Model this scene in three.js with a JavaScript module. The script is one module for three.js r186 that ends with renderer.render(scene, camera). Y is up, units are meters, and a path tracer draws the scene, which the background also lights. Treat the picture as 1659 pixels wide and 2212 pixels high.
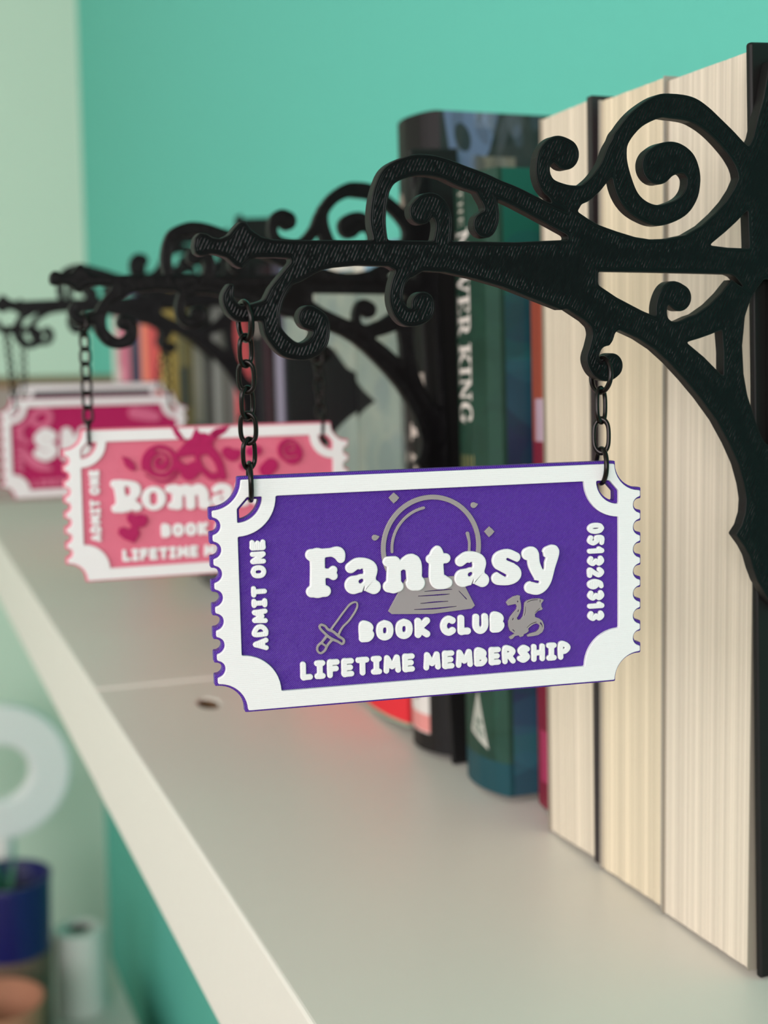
import * as THREE from 'three';
import { RoundedBoxGeometry } from 'three/addons/geometries/RoundedBoxGeometry.js';
import { mergeGeometries, toCreasedNormals } from 'three/addons/utils/BufferGeometryUtils.js';
import { RectAreaLightUniformsLib } from 'three/addons/lights/RectAreaLightUniformsLib.js';

// ---------------------------------------------------------------- camera, sky, light, exposure
// metres, y up: the shelf's top face is y = 0, its front edge x = 0, the first bracket stands at z = 0, the shelf runs away along -z
const scene = new THREE.Scene();
scene.background = new THREE.Color(0.75, 0.82, 0.9);
const camera = new THREE.PerspectiveCamera(2 * Math.atan(1106 / 2950) * 180 / Math.PI, 1659 / 2212, 0.02, 30);
camera.matrixAutoUpdate = true;
camera.position.set(-0.0963, 0.1726, 0.28);
camera.up.set(0.053994, 0.990698, -0.12491);
camera.lookAt(camera.position.clone().add(new THREE.Vector3(0.352622, -0.13595, -0.925837)));
camera.focus = 0.312;
camera.userData.fStop = camera.getFocalLength() / 3.7;
scene.add(camera);
const renderer = new THREE.WebGLRenderer({ antialias: true });
renderer.toneMapping = THREE.LinearToneMapping;
renderer.toneMappingExposure = 1.0;
renderer.shadowMap.enabled = true;
RectAreaLightUniformsLib.init();
// daylight through two windows out of view, placed to light tickets and shelf: one behind the camera, one in the wall on the left
const WIN = { z: 2.1, x0: -2.0, x1: -0.75, y0: 0.1, y1: 1.15 }, WIN2 = { x: -2.4, z0: -0.7, z1: 1.5, y0: 0.1, y1: 1.15 };
const dayColor = new THREE.Color(1.0, 0.925, 0.935);
const daylight = new THREE.RectAreaLight(dayColor, 10.6, WIN.x1 - WIN.x0, WIN.y1 - WIN.y0);
daylight.position.set((WIN.x0 + WIN.x1) / 2, (WIN.y0 + WIN.y1) / 2, WIN.z - 0.03);
daylight.lookAt((WIN.x0 + WIN.x1) / 2, (WIN.y0 + WIN.y1) / 2, -5);
const daylight2 = new THREE.RectAreaLight(dayColor, 3.9, WIN2.z1 - WIN2.z0, WIN2.y1 - WIN2.y0);
daylight2.position.set(WIN2.x + 0.03, (WIN2.y0 + WIN2.y1) / 2, (WIN2.z0 + WIN2.z1) / 2);
daylight2.lookAt(5, (WIN2.y0 + WIN2.y1) / 2, (WIN2.z0 + WIN2.z1) / 2);
scene.add(daylight, daylight2);

// ---------------------------------------------------------------- helpers
let seed = 7;
const rnd = () => { seed = (seed * 1664525 + 1013904223) >>> 0; return seed / 4294967296; };
const noiseTable = Array.from({ length: 4096 }, rnd);
const hash = (i, j) => noiseTable[(((i * 73856093) ^ (j * 19349663)) >>> 0) & 4095];
function vnoise(x, y) {
  const i = Math.floor(x), j = Math.floor(y), u = x - i, v = y - j, s = u * u * (3 - 2 * u), t = v * v * (3 - 2 * v);
  return (hash(i, j) * (1 - s) + hash(i + 1, j) * s) * (1 - t) + (hash(i, j + 1) * (1 - s) + hash(i + 1, j + 1) * s) * t;
}
const used = {};
function numbered(name) { const n = used[name] = (used[name] ?? -1) + 1; return n ? name + '_' + String(n).padStart(3, '0') : name; }
function thing(name, label, category, pos = [0, 0, 0], group) {
  const o = new THREE.Group(); o.name = numbered(name); o.position.set(...pos); o.userData = { label, category };
  if (group) o.userData.group = group;
  scene.add(o); return o;
}
function part(name, geometry, material, parent, label) {
  const m = new THREE.Mesh(geometry, material); m.name = name; m.castShadow = m.receiveShadow = true;
  if (label) m.userData.label = label;
  parent.add(m); return m;
}
function struct(name, geometry, material) { const m = part(name, geometry, material, scene); m.userData.kind = 'structure'; return m; }
const bx = (w, h, d, x, y, z, r = 0) => (r ? new RoundedBoxGeometry(w, h, d, 3, r) : new THREE.BoxGeometry(w, h, d)).translate(x, y, z);
const lin = (r, g, b) => new THREE.Color().setRGB(r, g, b);
const std = (color, roughness, extra = {}) => new THREE.MeshStandardMaterial({ color, roughness, ...extra });
function dataTex(w, h, f, srgb) {
  const a = new Uint8Array(w * h * 4);
  for (let j = 0; j < h; j++) for (let i = 0; i < w; i++) {
    const c = f(i, j), k = (j * w + i) * 4;
    if (Array.isArray(c)) { a[k] = c[0]; a[k + 1] = c[1]; a[k + 2] = c[2]; } else a[k] = a[k + 1] = a[k + 2] = Math.max(0, Math.min(255, c * 255));
    a[k + 3] = 255;
  }
  const t = new THREE.DataTexture(a, w, h); t.magFilter = t.minFilter = THREE.LinearFilter; t.wrapS = t.wrapT = THREE.RepeatWrapping;
  if (srgb) t.colorSpace = THREE.SRGBColorSpace;
  t.needsUpdate = true; return t;
}
function canvasTex(w, h, draw) {
  const c = document.createElement('canvas'); c.width = w; c.height = h; draw(c.getContext('2d'), w, h);
  const t = new THREE.CanvasTexture(c); t.colorSpace = THREE.SRGBColorSpace; return t;
}
const tiled = (t, size) => { const c = t.clone(); c.wrapS = c.wrapT = THREE.RepeatWrapping; c.repeat.set(1 / size, 1 / size); c.needsUpdate = true; return c; };

// flat printed shapes: strokes of varying width ('s'), filled outlines ('p') and cuts ('S', 'P'), all in millimetres, joined on a grid
// and traced into smooth outlines
function spline(p, n, step = 3) {
  const pts = []; for (let i = 0; i < p.length; i += step) pts.push(p.slice(i, i + step));
  if (pts.length < 3) return pts;
  const out = [];
  for (let i = 0; i < pts.length - 1; i++) {
    const a = pts[Math.max(0, i - 1)], b = pts[i], c = pts[i + 1], d = pts[Math.min(pts.length - 1, i + 2)];
    for (let k = 0; k < n; k++) {
      const t = k / n, t2 = t * t, t3 = t2 * t;
      out.push(b.map((_, q) => 0.5 * (2 * b[q] + (c[q] - a[q]) * t + (2 * a[q] - 5 * b[q] + 4 * c[q] - d[q]) * t2 + (3 * b[q] - 3 * c[q] + d[q] - a[q]) * t3)));
    }
  }
  out.push(pts[pts.length - 1]); return out;
}
const parse = (o) => typeof o === 'string' ? [o[0], o.slice(2).split(',').map(Number)] : o;
function field(ops, res, k = 0, pad = 1) {
  ops = ops.map(parse).map(([t, p]) => (t === 's' || t === 'S') ? [t, spline(p, 6)] : [t, Array.from({ length: p.length / 2 }, (_, i) => [p[2 * i], p[2 * i + 1], 0])]);
  let x0 = 1e9, y0 = 1e9, x1 = -1e9, y1 = -1e9;
  for (const [t, p] of ops) if (t === 's' || t === 'p') for (const [x, y, r] of p) { x0 = Math.min(x0, x - r); y0 = Math.min(y0, y - r); x1 = Math.max(x1, x + r); y1 = Math.max(y1, y + r); }
  x0 -= pad; y0 -= pad; x1 += pad; y1 += pad;
  const nx = Math.ceil((x1 - x0) / res) + 1, ny = Math.ceil((y1 - y0) / res) + 1, f = new Float32Array(nx * ny).fill(1e3);
  const smin = (a, b) => { if (!k) return Math.min(a, b); const h = Math.max(k - Math.abs(a - b), 0) / k; return Math.min(a, b) - h * h * k / 4; };
  const m = 4;
  for (const [t, p] of ops) {
    let bx0 = 1e9, by0 = 1e9, bx1 = -1e9, by1 = -1e9;
    for (const [x, y, r] of p) { bx0 = Math.min(bx0, x - r); by0 = Math.min(by0, y - r); bx1 = Math.max(bx1, x + r); by1 = Math.max(by1, y + r); }
    const i0 = Math.max(0, Math.floor((bx0 - m - x0) / res)), i1 = Math.min(nx - 1, Math.ceil((bx1 + m - x0) / res)), j0 = Math.max(0, Math.floor((by0 - m - y0) / res)), j1 = Math.min(ny - 1, Math.ceil((by1 + m - y0) / res));
    if (i1 < i0 || j1 < j0) continue;
    const w = i1 - i0 + 1, g = new Float32Array(w * (j1 - j0 + 1)).fill(1e3);
    const closed = t === 'p' || t === 'P', n = closed ? p.length : Math.max(1, p.length - 1);
    for (let s = 0; s < n; s++) {
      const a = p[s], b = p[(s + 1) % p.length], dx = b[0] - a[0], dy = b[1] - a[1], L = dx * dx + dy * dy, M = closed ? 1e9 : m + Math.max(a[2], b[2]);
      const si0 = Math.max(i0, Math.floor((Math.min(a[0], b[0]) - M - x0) / res)), si1 = Math.min(i1, Math.ceil((Math.max(a[0], b[0]) + M - x0) / res)), sj0 = Math.max(j0, Math.floor((Math.min(a[1], b[1]) - M - y0) / res)), sj1 = Math.min(j1, Math.ceil((Math.max(a[1], b[1]) + M - y0) / res));
      for (let j = sj0; j <= sj1; j++) for (let i = si0; i <= si1; i++) {
        const x = x0 + i * res - a[0], y = y0 + j * res - a[1], h = L ? Math.max(0, Math.min(1, (x * dx + y * dy) / L)) : 0;
        const d = Math.hypot(x - dx * h, y - dy * h) - (a[2] + (b[2] - a[2]) * h), q = (j - j0) * w + i - i0;
        if (d < g[q]) g[q] = d;
      }
    }
    if (closed) for (let j = j0; j <= j1; j++) {
      const y = y0 + j * res, cr = [];
      for (let s = 0; s < p.length; s++) { const a = p[s], b = p[(s + 1) % p.length]; if ((a[1] > y) !== (b[1] > y)) cr.push(a[0] + (y - a[1]) / (b[1] - a[1]) * (b[0] - a[0])); }
      cr.sort((a, b) => a - b);
      for (let q = 0; q + 1 < cr.length; q += 2) for (let i = Math.max(i0, Math.ceil((cr[q] - x0) / res)); i <= i1 && x0 + i * res <= cr[q + 1]; i++) g[(j - j0) * w + i - i0] *= -1;
    }
    const cut = t === 'S' || t === 'P';
    for (let j = j0; j <= j1; j++) for (let i = i0; i <= i1; i++) {
      const q = j * nx + i, d = g[(j - j0) * w + i - i0];
      f[q] = cut ? Math.max(f[q], -d) : smin(f[q], d);
    }
  }
  return { f, nx, ny, x0, y0, res };
}
const SEG = [[], ['BL'], ['RB'], ['RL'], ['TR'], ['BL', 'TR'], ['TB'], ['TL'], ['LT'], ['BT'], ['RB', 'LT'], ['RT'], ['LR'], ['BR'], ['LB'], []];
function trace({ f, nx, ny, x0, y0, res }, level = 0, tol = 0.012) {
  const next = new Map(), pos = new Map(), at = (i, j) => f[j * nx + i] - level;
  const edge = (i, j, e) => {
    const [a, b, c, d, key] = e === 'B' ? [i, j, i + 1, j, (j * nx + i) * 2] : e === 'T' ? [i, j + 1, i + 1, j + 1, ((j + 1) * nx + i) * 2] : e === 'L' ? [i, j, i, j + 1, (j * nx + i) * 2 + 1] : [i + 1, j, i + 1, j + 1, (j * nx + i + 1) * 2 + 1];
    if (!pos.has(key)) { const u = at(a, b), v = at(c, d), t = Math.max(0.02, Math.min(0.98, u / (u - v))); pos.set(key, [x0 + (a + (c - a) * t) * res, y0 + (b + (d - b) * t) * res]); }
    return key;
  };
  for (let j = 0; j < ny - 1; j++) for (let i = 0; i < nx - 1; i++) {
    const s = (at(i, j) < 0 ? 1 : 0) | (at(i + 1, j) < 0 ? 2 : 0) | (at(i + 1, j + 1) < 0 ? 4 : 0) | (at(i, j + 1) < 0 ? 8 : 0);
    for (const g of SEG[s]) next.set(edge(i, j, g[0]), edge(i, j, g[1]));
  }
  const loops = [];
  while (next.size) {
    const start = next.keys().next().value; let k = start; const loop = [];
    while (next.has(k)) { loop.push(pos.get(k)); const n = next.get(k); next.delete(k); k = n; }
    if (loop.length < 8) continue;
    const area = loop.reduce((s, p, i) => { const q = loop[(i + 1) % loop.length]; return s + p[0] * q[1] - q[0] * p[1]; }, 0) / 2;
    if (Math.abs(area) < 0.06) continue;
    loops.push({ pts: simplify(loop, tol), area });
  }
  return loops;
}
function simplify(loop, tol) {
  const h = loop.length >> 1, keep = new Uint8Array(loop.length); keep[0] = keep[h] = 1;
  const go = (a, b) => {
    let worst = tol, at = -1; const p = loop[a], q = loop[b % loop.length], dx = q[0] - p[0], dy = q[1] - p[1], L = Math.hypot(dx, dy) || 1e-9;
    for (let i = a + 1; i < b; i++) { const d = Math.abs((loop[i][0] - p[0]) * dy - (loop[i][1] - p[1]) * dx) / L; if (d > worst) { worst = d; at = i; } }
    if (at > 0) { keep[at] = 1; go(a, at); go(at, b); }
  };
  go(0, h); go(h, loop.length);
  return loop.filter((_, i) => keep[i]);
}
function shapes(loops) {
  const inside = (p, l) => { let c = false; for (let i = 0, j = l.length - 1; i < l.length; j = i++) if ((l[i][1] > p[1]) !== (l[j][1] > p[1]) && p[0] < (l[j][0] - l[i][0]) * (p[1] - l[i][1]) / (l[j][1] - l[i][1]) + l[i][0]) c = !c; return c; };
  const v = (l) => l.map(([x, y]) => new THREE.Vector2(x / 1000, y / 1000)), outer = loops.filter((l) => l.area > 0).sort((a, b) => a.area - b.area).map((l) => ({ l, s: new THREE.Shape(v(l.pts)) }));
  for (const h of loops) if (h.area < 0) { const o = outer.find((o) => inside(h.pts[0], o.l.pts)); if (o) o.s.holes.push(new THREE.Path(v(h.pts))); }
  return outer.map((o) => o.s);
}
// z from `back` to `front` (millimetres), edges bevelled by `bevel`
function plate(ops, back, front, bevel = 0.1, { res = 0.12, k = 0, level = 0, tol = 0.008, raw } = {}) {
  const sh = shapes(trace(raw ?? field(ops, res, k), level, tol)), b = bevel / 1000;
  const g = new THREE.ExtrudeGeometry(sh, { depth: (front - back) / 1000 - 2 * b, bevelEnabled: bevel > 0, bevelThickness: b, bevelSize: b, bevelOffset: -b, bevelSegments: 2, curveSegments: 1 });
  g.translate(0, 0, back / 1000 + b);
  return toCreasedNormals(g, 0.37);
}

// ---------------------------------------------------------------- outlines in millimetres: the scroll arm, then letters and reliefs of the tickets
const BRACKET = [
  'p,-148.1,188.71,-147.74,190.52,-146.65,191.56,-145.25,191.35,-144.06,190.62,-142.46,190.42,-140.67,191.11,-139.24,192.82,-137.96,193.97,-136.9,193.85,-135.67,192.23,-133.54,190.9,-131.03,190.42,-126.65,190.35,-107.76,190.65,-89.99,190.69,-74.78,190.73,-58.56,191.6,-53.61,189.19,-53.43,178.74,-57.32,173.5,-61.42,175.92,-63.08,175.61,-70.51,178.2,-77.8,180.74,-84.84,182.53,-91.86,183.89,-97.02,184.14,-99.75,182.64,-103.52,184.19,-105.23,185.06,-112.13,185.24,-117.83,184.65,-123.06,183.55,-126.79,181.6,-129.44,178.61,-131.78,177.65,-131.94,180.14,-129.37,183.12,-127.1,185.53,-127.44,186.57,-130.62,186.68,-134.72,186.58,-136.12,186,-137.94,184.28,-139.4,184.93,-141.14,186.51,-143.27,187.14,-144.63,187.26,-145.71,186.78,-146.77,186.72,-147.81,187.36',
  's,-107.01,190.91,1.63,-107.62,194.5,1.88,-107.28,198.48,1.87,-106.3,202.09,1.82,-104.27,204.76,2.08,-99.67,206.56,2.25,-95.79,206.79,2.26,-91.87,206.15,2.23,-87.8,204.71,2.4,-82.91,203.38,2.32,-78.96,202.1,2.12,-74.87,200.71,2.19,-67.93,197.76,2.28,-59.67,194.26,2.54,-52.45,191.28,2.69',
  's,-82.11,201.61,2.11,-80.75,198.46,1.75,-80.85,196.06,2.13,-82.19,194.42,2.92',
  's,-92.53,190.65,2.09,-92.09,193.93,1.98,-92.64,196.59,2.24,-94.39,198.42,2.38,-96.24,198.37,2.48,-97.54,196.87,2.78',
  's,-101.48,184.01,1.86,-102.78,181.92,1.65,-103.44,178.66,1.65,-102.81,176.08,1.76,-101.08,174.28,1.98,-98.9,174.27,2.09,-97.04,175.47,2.41,-97.15,176.97,2.72',
  's,-121.47,187.12,2.98,-125.6,184.1,2.37,-128.07,182.26,1.68,-130.45,179.09,1.87,-131.71,175.93,2.07,-131.76,173.43,2.02,-131.19,170.92,1.98,-128.8,168.19,2.09,-126.26,167.09,1.85,-123.79,167.25,1.96,-121.5,168.79,2.11,-120.64,171.23,1.96,-121.23,173.18,2.26,-123.29,174.17,2.6',
  's,-140.38,180.49,0.77,-141.02,178.59,1.21,-140.47,176.7,1.5,-138.82,175.18,1.7,-136.34,175.17,1.8,-132.82,175.74,2.16',
  's,-62.38,210.39,3.48,-64.49,211.41,2.92,-66.69,210.32,2.37,-67.93,208.07,1.83,-67.78,205.25,1.84,-66.25,202.97,2.06,-63.08,201.54,2.29,-60.94,200.17,2.85',
  's,-63.89,201.32,2.4,-58.36,201.57,2.09,-55.54,203.19,1.99,-53.42,205.3,1.94,-51.32,208.04,2,-49.82,211.47,2.05,-48.42,213.58,2,-46.43,216.53,2.06,-43.33,219.43,2.18,-38.5,221.92,2.58,-35.05,222.2,2.83,-30.06,221.82,2.85,-26.36,220.33,2.64,-23,218.18,2.43,-19.58,215.59,2.5,-16.39,212.76,2.7,-12.74,209.16,3.55',
  's,-48.32,214.5,1.89,-48.58,209.47,2.17,-47.25,204.05,2.58,-44.98,200.38,2.48,-41.49,198.17,2.33,-37.39,197.42,2.4,-31.93,199.24,2.25,-29.23,202.05,1.97,-28.44,205.14,1.85,-28.89,207.55,2.07,-30.72,209.8,2.75,-33.74,210.52,3.65,-36.46,209.9,4.09,-38.17,208.7,4.31',
  'p,-62.71,200.13,-59.73,198.16,-56.61,196.38,-53.48,194.89,-48.74,193.53,-43.94,192.36,-39.98,191.9,-35.88,192.07,-30.24,193.12,-25.98,195.33,-22.23,198.3,-19.35,201.15,-17.25,203.99,-16.04,206.48,-16.96,210.61,-13.19,214.26,-12.22,216.22,-10.97,221.27,-9.69,225.36,-8.19,233.79,-4.56,235.07,-2.41,182.93,-7.92,182.89,-9.84,180.8,-11.22,178.81,-16.27,183.5,-17.73,184.03,-36.3,184.27,-53.53,184.39,-57.97,184.41,-60.75,187.03',
  'P,-23.66,190.77,-19.37,193.85,-16.07,196.5,-13.16,199.26,-12.44,190.18,-18.6,190.31',
  'p,-71.25,182.82,-57.97,184.15,-53.47,181.36,-48.56,178.54,-41.45,175.35,-36.53,173.63,-30.45,173.71,-27.14,174.56,-23.35,176.84,-20.06,179.67,-17.17,182.84,-11.24,179.14,-13.04,173.97,-13.58,167.02,-12.94,160.29,-11.68,155.07,-10.43,152,-8.42,146.98,-6.39,143.51,-4.15,141.94,-0.69,141.01,1.02,99.49,-3.6,103.41,-5.95,107.11,-6.96,108.36,-8.61,111.98,-9.68,115.07,-11.27,117.61,-12.82,119.44,-13.95,120.77,-12.27,122.97,-11.3,126.02,-11.15,129.22,-11.96,133.03,-13.75,138.11,-16.74,143.54,-20.37,149.04,-24.98,154.39,-29.52,159,-33.98,163.12,-38.24,166.43,-42.67,168.95,-47.79,171.02,-50.82,169.23,-54.61,170.11,-55.24,171.7,-57.32,173.5,-61.42,175.92,-65.36,178.72',
  'P,-29.39,168.01,-25.69,168.9,-22.48,169.85,-19.64,170.87,-18.94,165.65,-18.74,159.67,-24.25,164.4',
  'p,-5.16,184.34,-2.47,184.36,-0.66,140.43,-3.41,140.54',
  's,-35.76,173.19,1.86,-36.46,175.77,1.57,-35.77,178.24,1.74,-33.66,179.53,2.79,-31.47,178.46,3.16',
  'S,-34.43,175.34,0.52,-33.76,174.05,0.82,-32.23,173.61,0.7,-29.44,174.25,0.35',
  's,-51.85,172.42,2.84,-51.93,169.88,2.84,-53.7,166.93,1.82,-54.51,164.39,1.76,-53.25,162.14,1.94,-50.92,161.68,2.52,-49.59,162.72,2.98',
  'S,-52.21,165.11,0.74,-51.37,166.27,0.91,-49.55,166.67,0.8,-47.58,166.65,0.69'];
const ART = {
  F: [
    's,-27.05,8.05,1.73,-27.08,4.87,1.69,-27.13,0.37,1.85',
    's,-28.37,8.22,1.31,-24.3,8.59,0.98,-22.32,8.34,1.43,-21.78,7.04,0.98',
    's,-28.49,8.32,1.24,-27.82,7.72,1.24',
    's,-28.5,0.04,1.32,-25.48,-0.02,1.32',
    's,-25.75,4.04,1.17,-24.42,3.96,0.98,-23.53,4.62,0.94',
    's,-24.42,3.96,0.98,-23.53,3.3,0.98'],
  a: [
    's,-19.55,4.89,1.25,-18.09,5.73,1.29,-16.18,5.39,1.47,-15.06,4.34,1.62,-15.33,2.46,1.49,-15.23,0.94,1.53',
    's,-18.97,0.95,2.09,-18.01,1.11,2',
    's,-17.22,2.2,1.14,-17.26,0.5,1.24',
    's,-14.38,0.22,1.65,-15.33,0.57,1.53',
    'S,-20.63,3.39,0.13,-19.59,3.29,0.17,-18.05,3.71,0.19,-17.02,4.23,0.3',
    'S,-17.37,1.68,0.46,-17.13,1.82,0.42',
    'S,-16.91,-0.85,0.19,-16.49,0.64,0.04'],
  n: [
    's,-9.63,5.25,1.57,-9.77,0.22,1.77',
    's,-11.07,5.77,1.15,-9.42,5.72,1.19',
    's,-10.94,0.1,1.35,-8.73,0,1.27',
    's,-7.7,4.66,1.15,-6.42,5.16,1.73,-5.26,4.81,2.08,-5.08,0.69,1.86',
    's,-5.08,0.69,1.9,-4.23,0.48,1.78',
    'S,-7.44,3.13,0.6,-7.37,1.41,0.62'],
  t: [
    's,0.6,7.77,1,0.42,6.7,1.64,0.29,5.32,1.64,0.38,1.16,1.85,1.53,0.39,1.73,2.8,0.12,1.21',
    's,-1.06,5.76,1.08,2.48,5.75,1.17'],
  s: [
    's,19.22,5.02,1.19,17.31,5.58,1.47,15.46,4.68,1.92,16.24,3.39,1.88,17.79,2.1,1.89,18.68,1.14,1.93,17.46,0.21,1.56,15.16,0.35,1.56,14.49,0.45,1.19',
    'S,17.25,4.7,0.27,18.34,4.17,0.25,19.8,3.55,0.21',
    'S,14.35,2.4,0.18,15.38,1.74,0.25,16.73,0.92,0.29'],
  y: [
    's,22.17,5.62,1.48,23.29,5.64,1.52,23.9,2.94,1.61,25.14,0.45,1.57',
    's,27.09,5.78,1.37,28.47,5.79,1.45,27.38,2.33,1.49,26.19,-0.83,1.7,24.59,-2.19,1.82,22.73,-2.23,1.45',
    'S,25.46,5.47,0.5,25.66,3.65,0.54,25.94,2.01,0.21',
    'S,23.02,-0.64,0.25,24.71,-1.08,0.29'],
  dragon: [
    'p,16.89,-5.43,17.51,-4.73,18.66,-4.1,19.8,-3.88,20.33,-4.03,20.26,-4.71,20.51,-5.83,20.57,-6.93,20.25,-8.01,19.75,-8.84,19.46,-9.21,19.74,-9.7,20.4,-9.59,20.89,-8.99,21.19,-7.91,21.37,-5.73,22.08,-5.22,23.39,-4.93,25.03,-4.96,26.1,-5.33,25.93,-5.71,25.49,-6.23,25.53,-6.94,25.86,-7.44,25.59,-7.72,24.6,-7.91,23.89,-8.65,23.97,-9.28,24.99,-9.69,25.73,-10.29,26.12,-11.25,26.11,-12.2,25.71,-12.96,24.71,-13.59,23.48,-13.75,22.08,-13.81,21.85,-13.4,22.66,-13.06,24.14,-12.79,24.89,-12.19,25.12,-11.5,24.73,-11.01,24.16,-10.81,23.33,-11.07,22.26,-11.85,22.35,-12.49,21.84,-12.92,21.18,-13.11,21.01,-13.57,20.19,-13.77,19.88,-13.33,18.97,-13.43,18.39,-14.02,17.83,-14.12,17.51,-13.56,18.4,-13.09,18.89,-12.87,17.76,-12.08,17.38,-11.03,17.39,-9.85,17.81,-8.86,18.62,-7.91,19.44,-7.1,19.53,-6.4,19.21,-5.91,18.39,-6.02,17.33,-6.16',
    'S,19.7,-5.3,0.14,19.78,-5.46,0.11',
    'S,19.8,-7.66,0.14,19.93,-7.36,0.08',
    'S,18.48,-9.54,0.13,18.6,-9.23,0.1',
    'S,22.07,-5.69,0.06,23.14,-5.29,0.07,24.62,-5.23,0.06',
    'S,21.35,-8.71,0.06,21.6,-7.78,0.06,21.61,-6.68,0.05',
    'S,25.23,-5.43,0.1,25.23,-5.9,0.06',
    'S,23.93,-8.26,0.05,25.09,-7.31,0.07',
    'S,21.93,-11.67,0.05,22.93,-10.87,0.07,24.24,-10.49,0.08',
    'S,25.27,-10.79,0.16,25.68,-11.38,0.08,25.72,-11.85,0.05',
    'S,18.49,-11.9,0.08,18.9,-12.32,0.05'],
  sword: [
    's,-24.24,-8.74,0.23,-21.07,-4.76,0.21,-19.62,-3.29,0.23,-18.33,-3.09,0.2,-18.32,-4.45,0.22,-19.96,-6.89,0.22,-21.67,-8.51,0.23,-22.66,-10.17,0.26',
    's,-26.36,-7.6,0.28,-25.63,-7.98,0.28,-24.99,-8.77,0.3,-23.84,-9.35,0.31,-22.71,-10.42,0.31,-21.61,-11.24,0.3,-21.46,-11.91,0.28,-21.93,-12.29,0.28,-22.91,-11.64,0.3,-24.05,-11.06,0.31,-24.87,-10.47,0.31,-25.83,-9.53,0.3,-26.75,-8.48,0.28,-26.82,-7.82,0.28,-26.36,-7.6,0.28',
    's,-25.49,-10.46,0.28,-26.46,-11.55,0.26,-27.35,-12.31,0.26,-27.58,-13.2,0.26,-27.19,-13.89,0.26,-26.53,-13.98,0.26,-25.77,-13.41,0.26,-25.16,-12.3,0.26,-24.23,-11.3,0.28',
    's,-26.47,-11.79,0.25,-25.5,-12.61,0.25'],
  R: [
    's,-31.81,6.49,2.1,-31.4,2.24,1.93,-31.29,-0.74,2.11',
    's,-33.53,7.2,1.42,-28.95,6.87,1.43,-26.48,5.61,1.77,-26.97,3.3,1.69,-30.36,2.27,1.09',
    's,-33.4,-1.27,1.43,-29.21,-1.27,1.27',
    's,-28.69,2.1,1.43,-27.09,-0.53,1.69,-25.76,-1.1,1.36',
    'S,-29.33,5.44,0.88,-29.13,3.91,0.88'],
  o: [
    's,-20.26,1.7,4.17,-20.18,1.61,4.17',
    'S,-20.32,2.55,1.28,-20.29,0.63,1.28'],
  m: [
    's,-14.85,4.65,1.37,-12.09,3.88,1.93,-12.14,-0.85,1.93',
    's,-14.16,-1.17,1.29,-11.37,-1.14,1.29',
    's,-11.25,3.41,1.72,-9.08,4.17,1.89,-7.6,2.81,1.98,-7.49,-1.08,1.9',
    's,-6.94,3.21,1.81,-4.54,4.17,1.9,-3.06,2.6,1.99,-2.93,-0.87,2,-1.63,-1.15,1.48',
    'S,-9.75,1.62,0.52,-9.66,-1.4,0.6',
    'S,-5.25,1.62,0.52,-5.12,-1.63,0.61'],
  leaf: [
    'p,-30.73,16.56,-28.25,15.84,-26.63,14.09,-26.07,11.74,-27.76,11.6,-29.59,13.15'],
  rose: [
    's,-17.79,13.73,6.37,-16.96,13.06,6.16',
    'S,-17.78,13.95,0.51,-16.05,15.15,0.51,-18.13,16.51,0.51,-20.31,14.47,0.55,-19.55,11.47,0.55,-16.17,10.9,0.55,-13.96,13.79,0.55,-15.14,17.24,0.55,-18.92,18.44,0.51',
    'S,-23.36,11.2,0.42,-20.47,8.95,0.51,-15.82,8.33,0.51,-12.33,10.74,0.43'],
  rosebud: [
    's,-7.84,10.13,2.83,-5.87,11.33,2.41,-4.53,12.99,1.29',
    's,-10.89,16.66,1.11,-6.97,18.65,2.57,-3.49,19.81,3.87,-2.18,20.62,3.01',
    's,-0.93,18.43,1.72,2.44,14.01,1.47,4.06,8.33,1.31',
    's,-4.88,16.43,0.86,-3.69,12.1,0.86,-0.31,8.52,1.13,1.44,8.44,1.3',
    's,-10.99,12.82,1.28,-8.9,10.6,1.72'],
  spray: [
    'p,-13.81,26.53,-11.7,25.83,-9.86,23.01,-8.62,21.27,-10.75,21.55,-12.21,22.87',
    'p,-5.07,25.83,-3.61,23.66,-4.36,19.84,-7.82,19.11,-6.66,22.48',
    'p,-0.37,23.55,1.84,25.19,7.08,25.89,5.28,23.58,2.19,21.75,-0.47,19.7,-3.07,19.37',
    'S,-0.05,22.6,0.69,0.12,22.42,0.69'],
  leaves2: [
    's,6,16.67,1.91,7.73,15.53,2.09,9.5,16.33,1.31',
    's,14.37,16.58,1.75,16.59,16.93,1.76',
    's,11.61,11.48,1.31,13.84,12.26,1.05'],
  rose2: [
    's,28.13,16.62,4.03,29.4,15.32,3.82',
    's,21.6,11.45,2.53,19.86,9.85,2.53',
    'S,28.13,16.62,0.42,30.29,16.96,0.43,29.03,19.1,0.42,25.99,17.54,0.42,27.22,14.15,0.42,31.11,14.42,0.43'],
  heart1: [
    'p,-27.34,-8.62,-29.57,-5.72,-29.72,-4.01,-28.22,-3.11,-26.57,-4.05,-25.08,-3.62,-22.98,-4.15,-22.4,-6.11,-23.73,-7.97'],
  heart2: [
    'p,-27.5,-13.54,-30.82,-12.06,-32.85,-10.02,-32.37,-8.13,-30.47,-7.81,-29.24,-8.73,-27.94,-7.52,-26.07,-8.48,-25.28,-10.24,-26.61,-12.31']};

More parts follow.
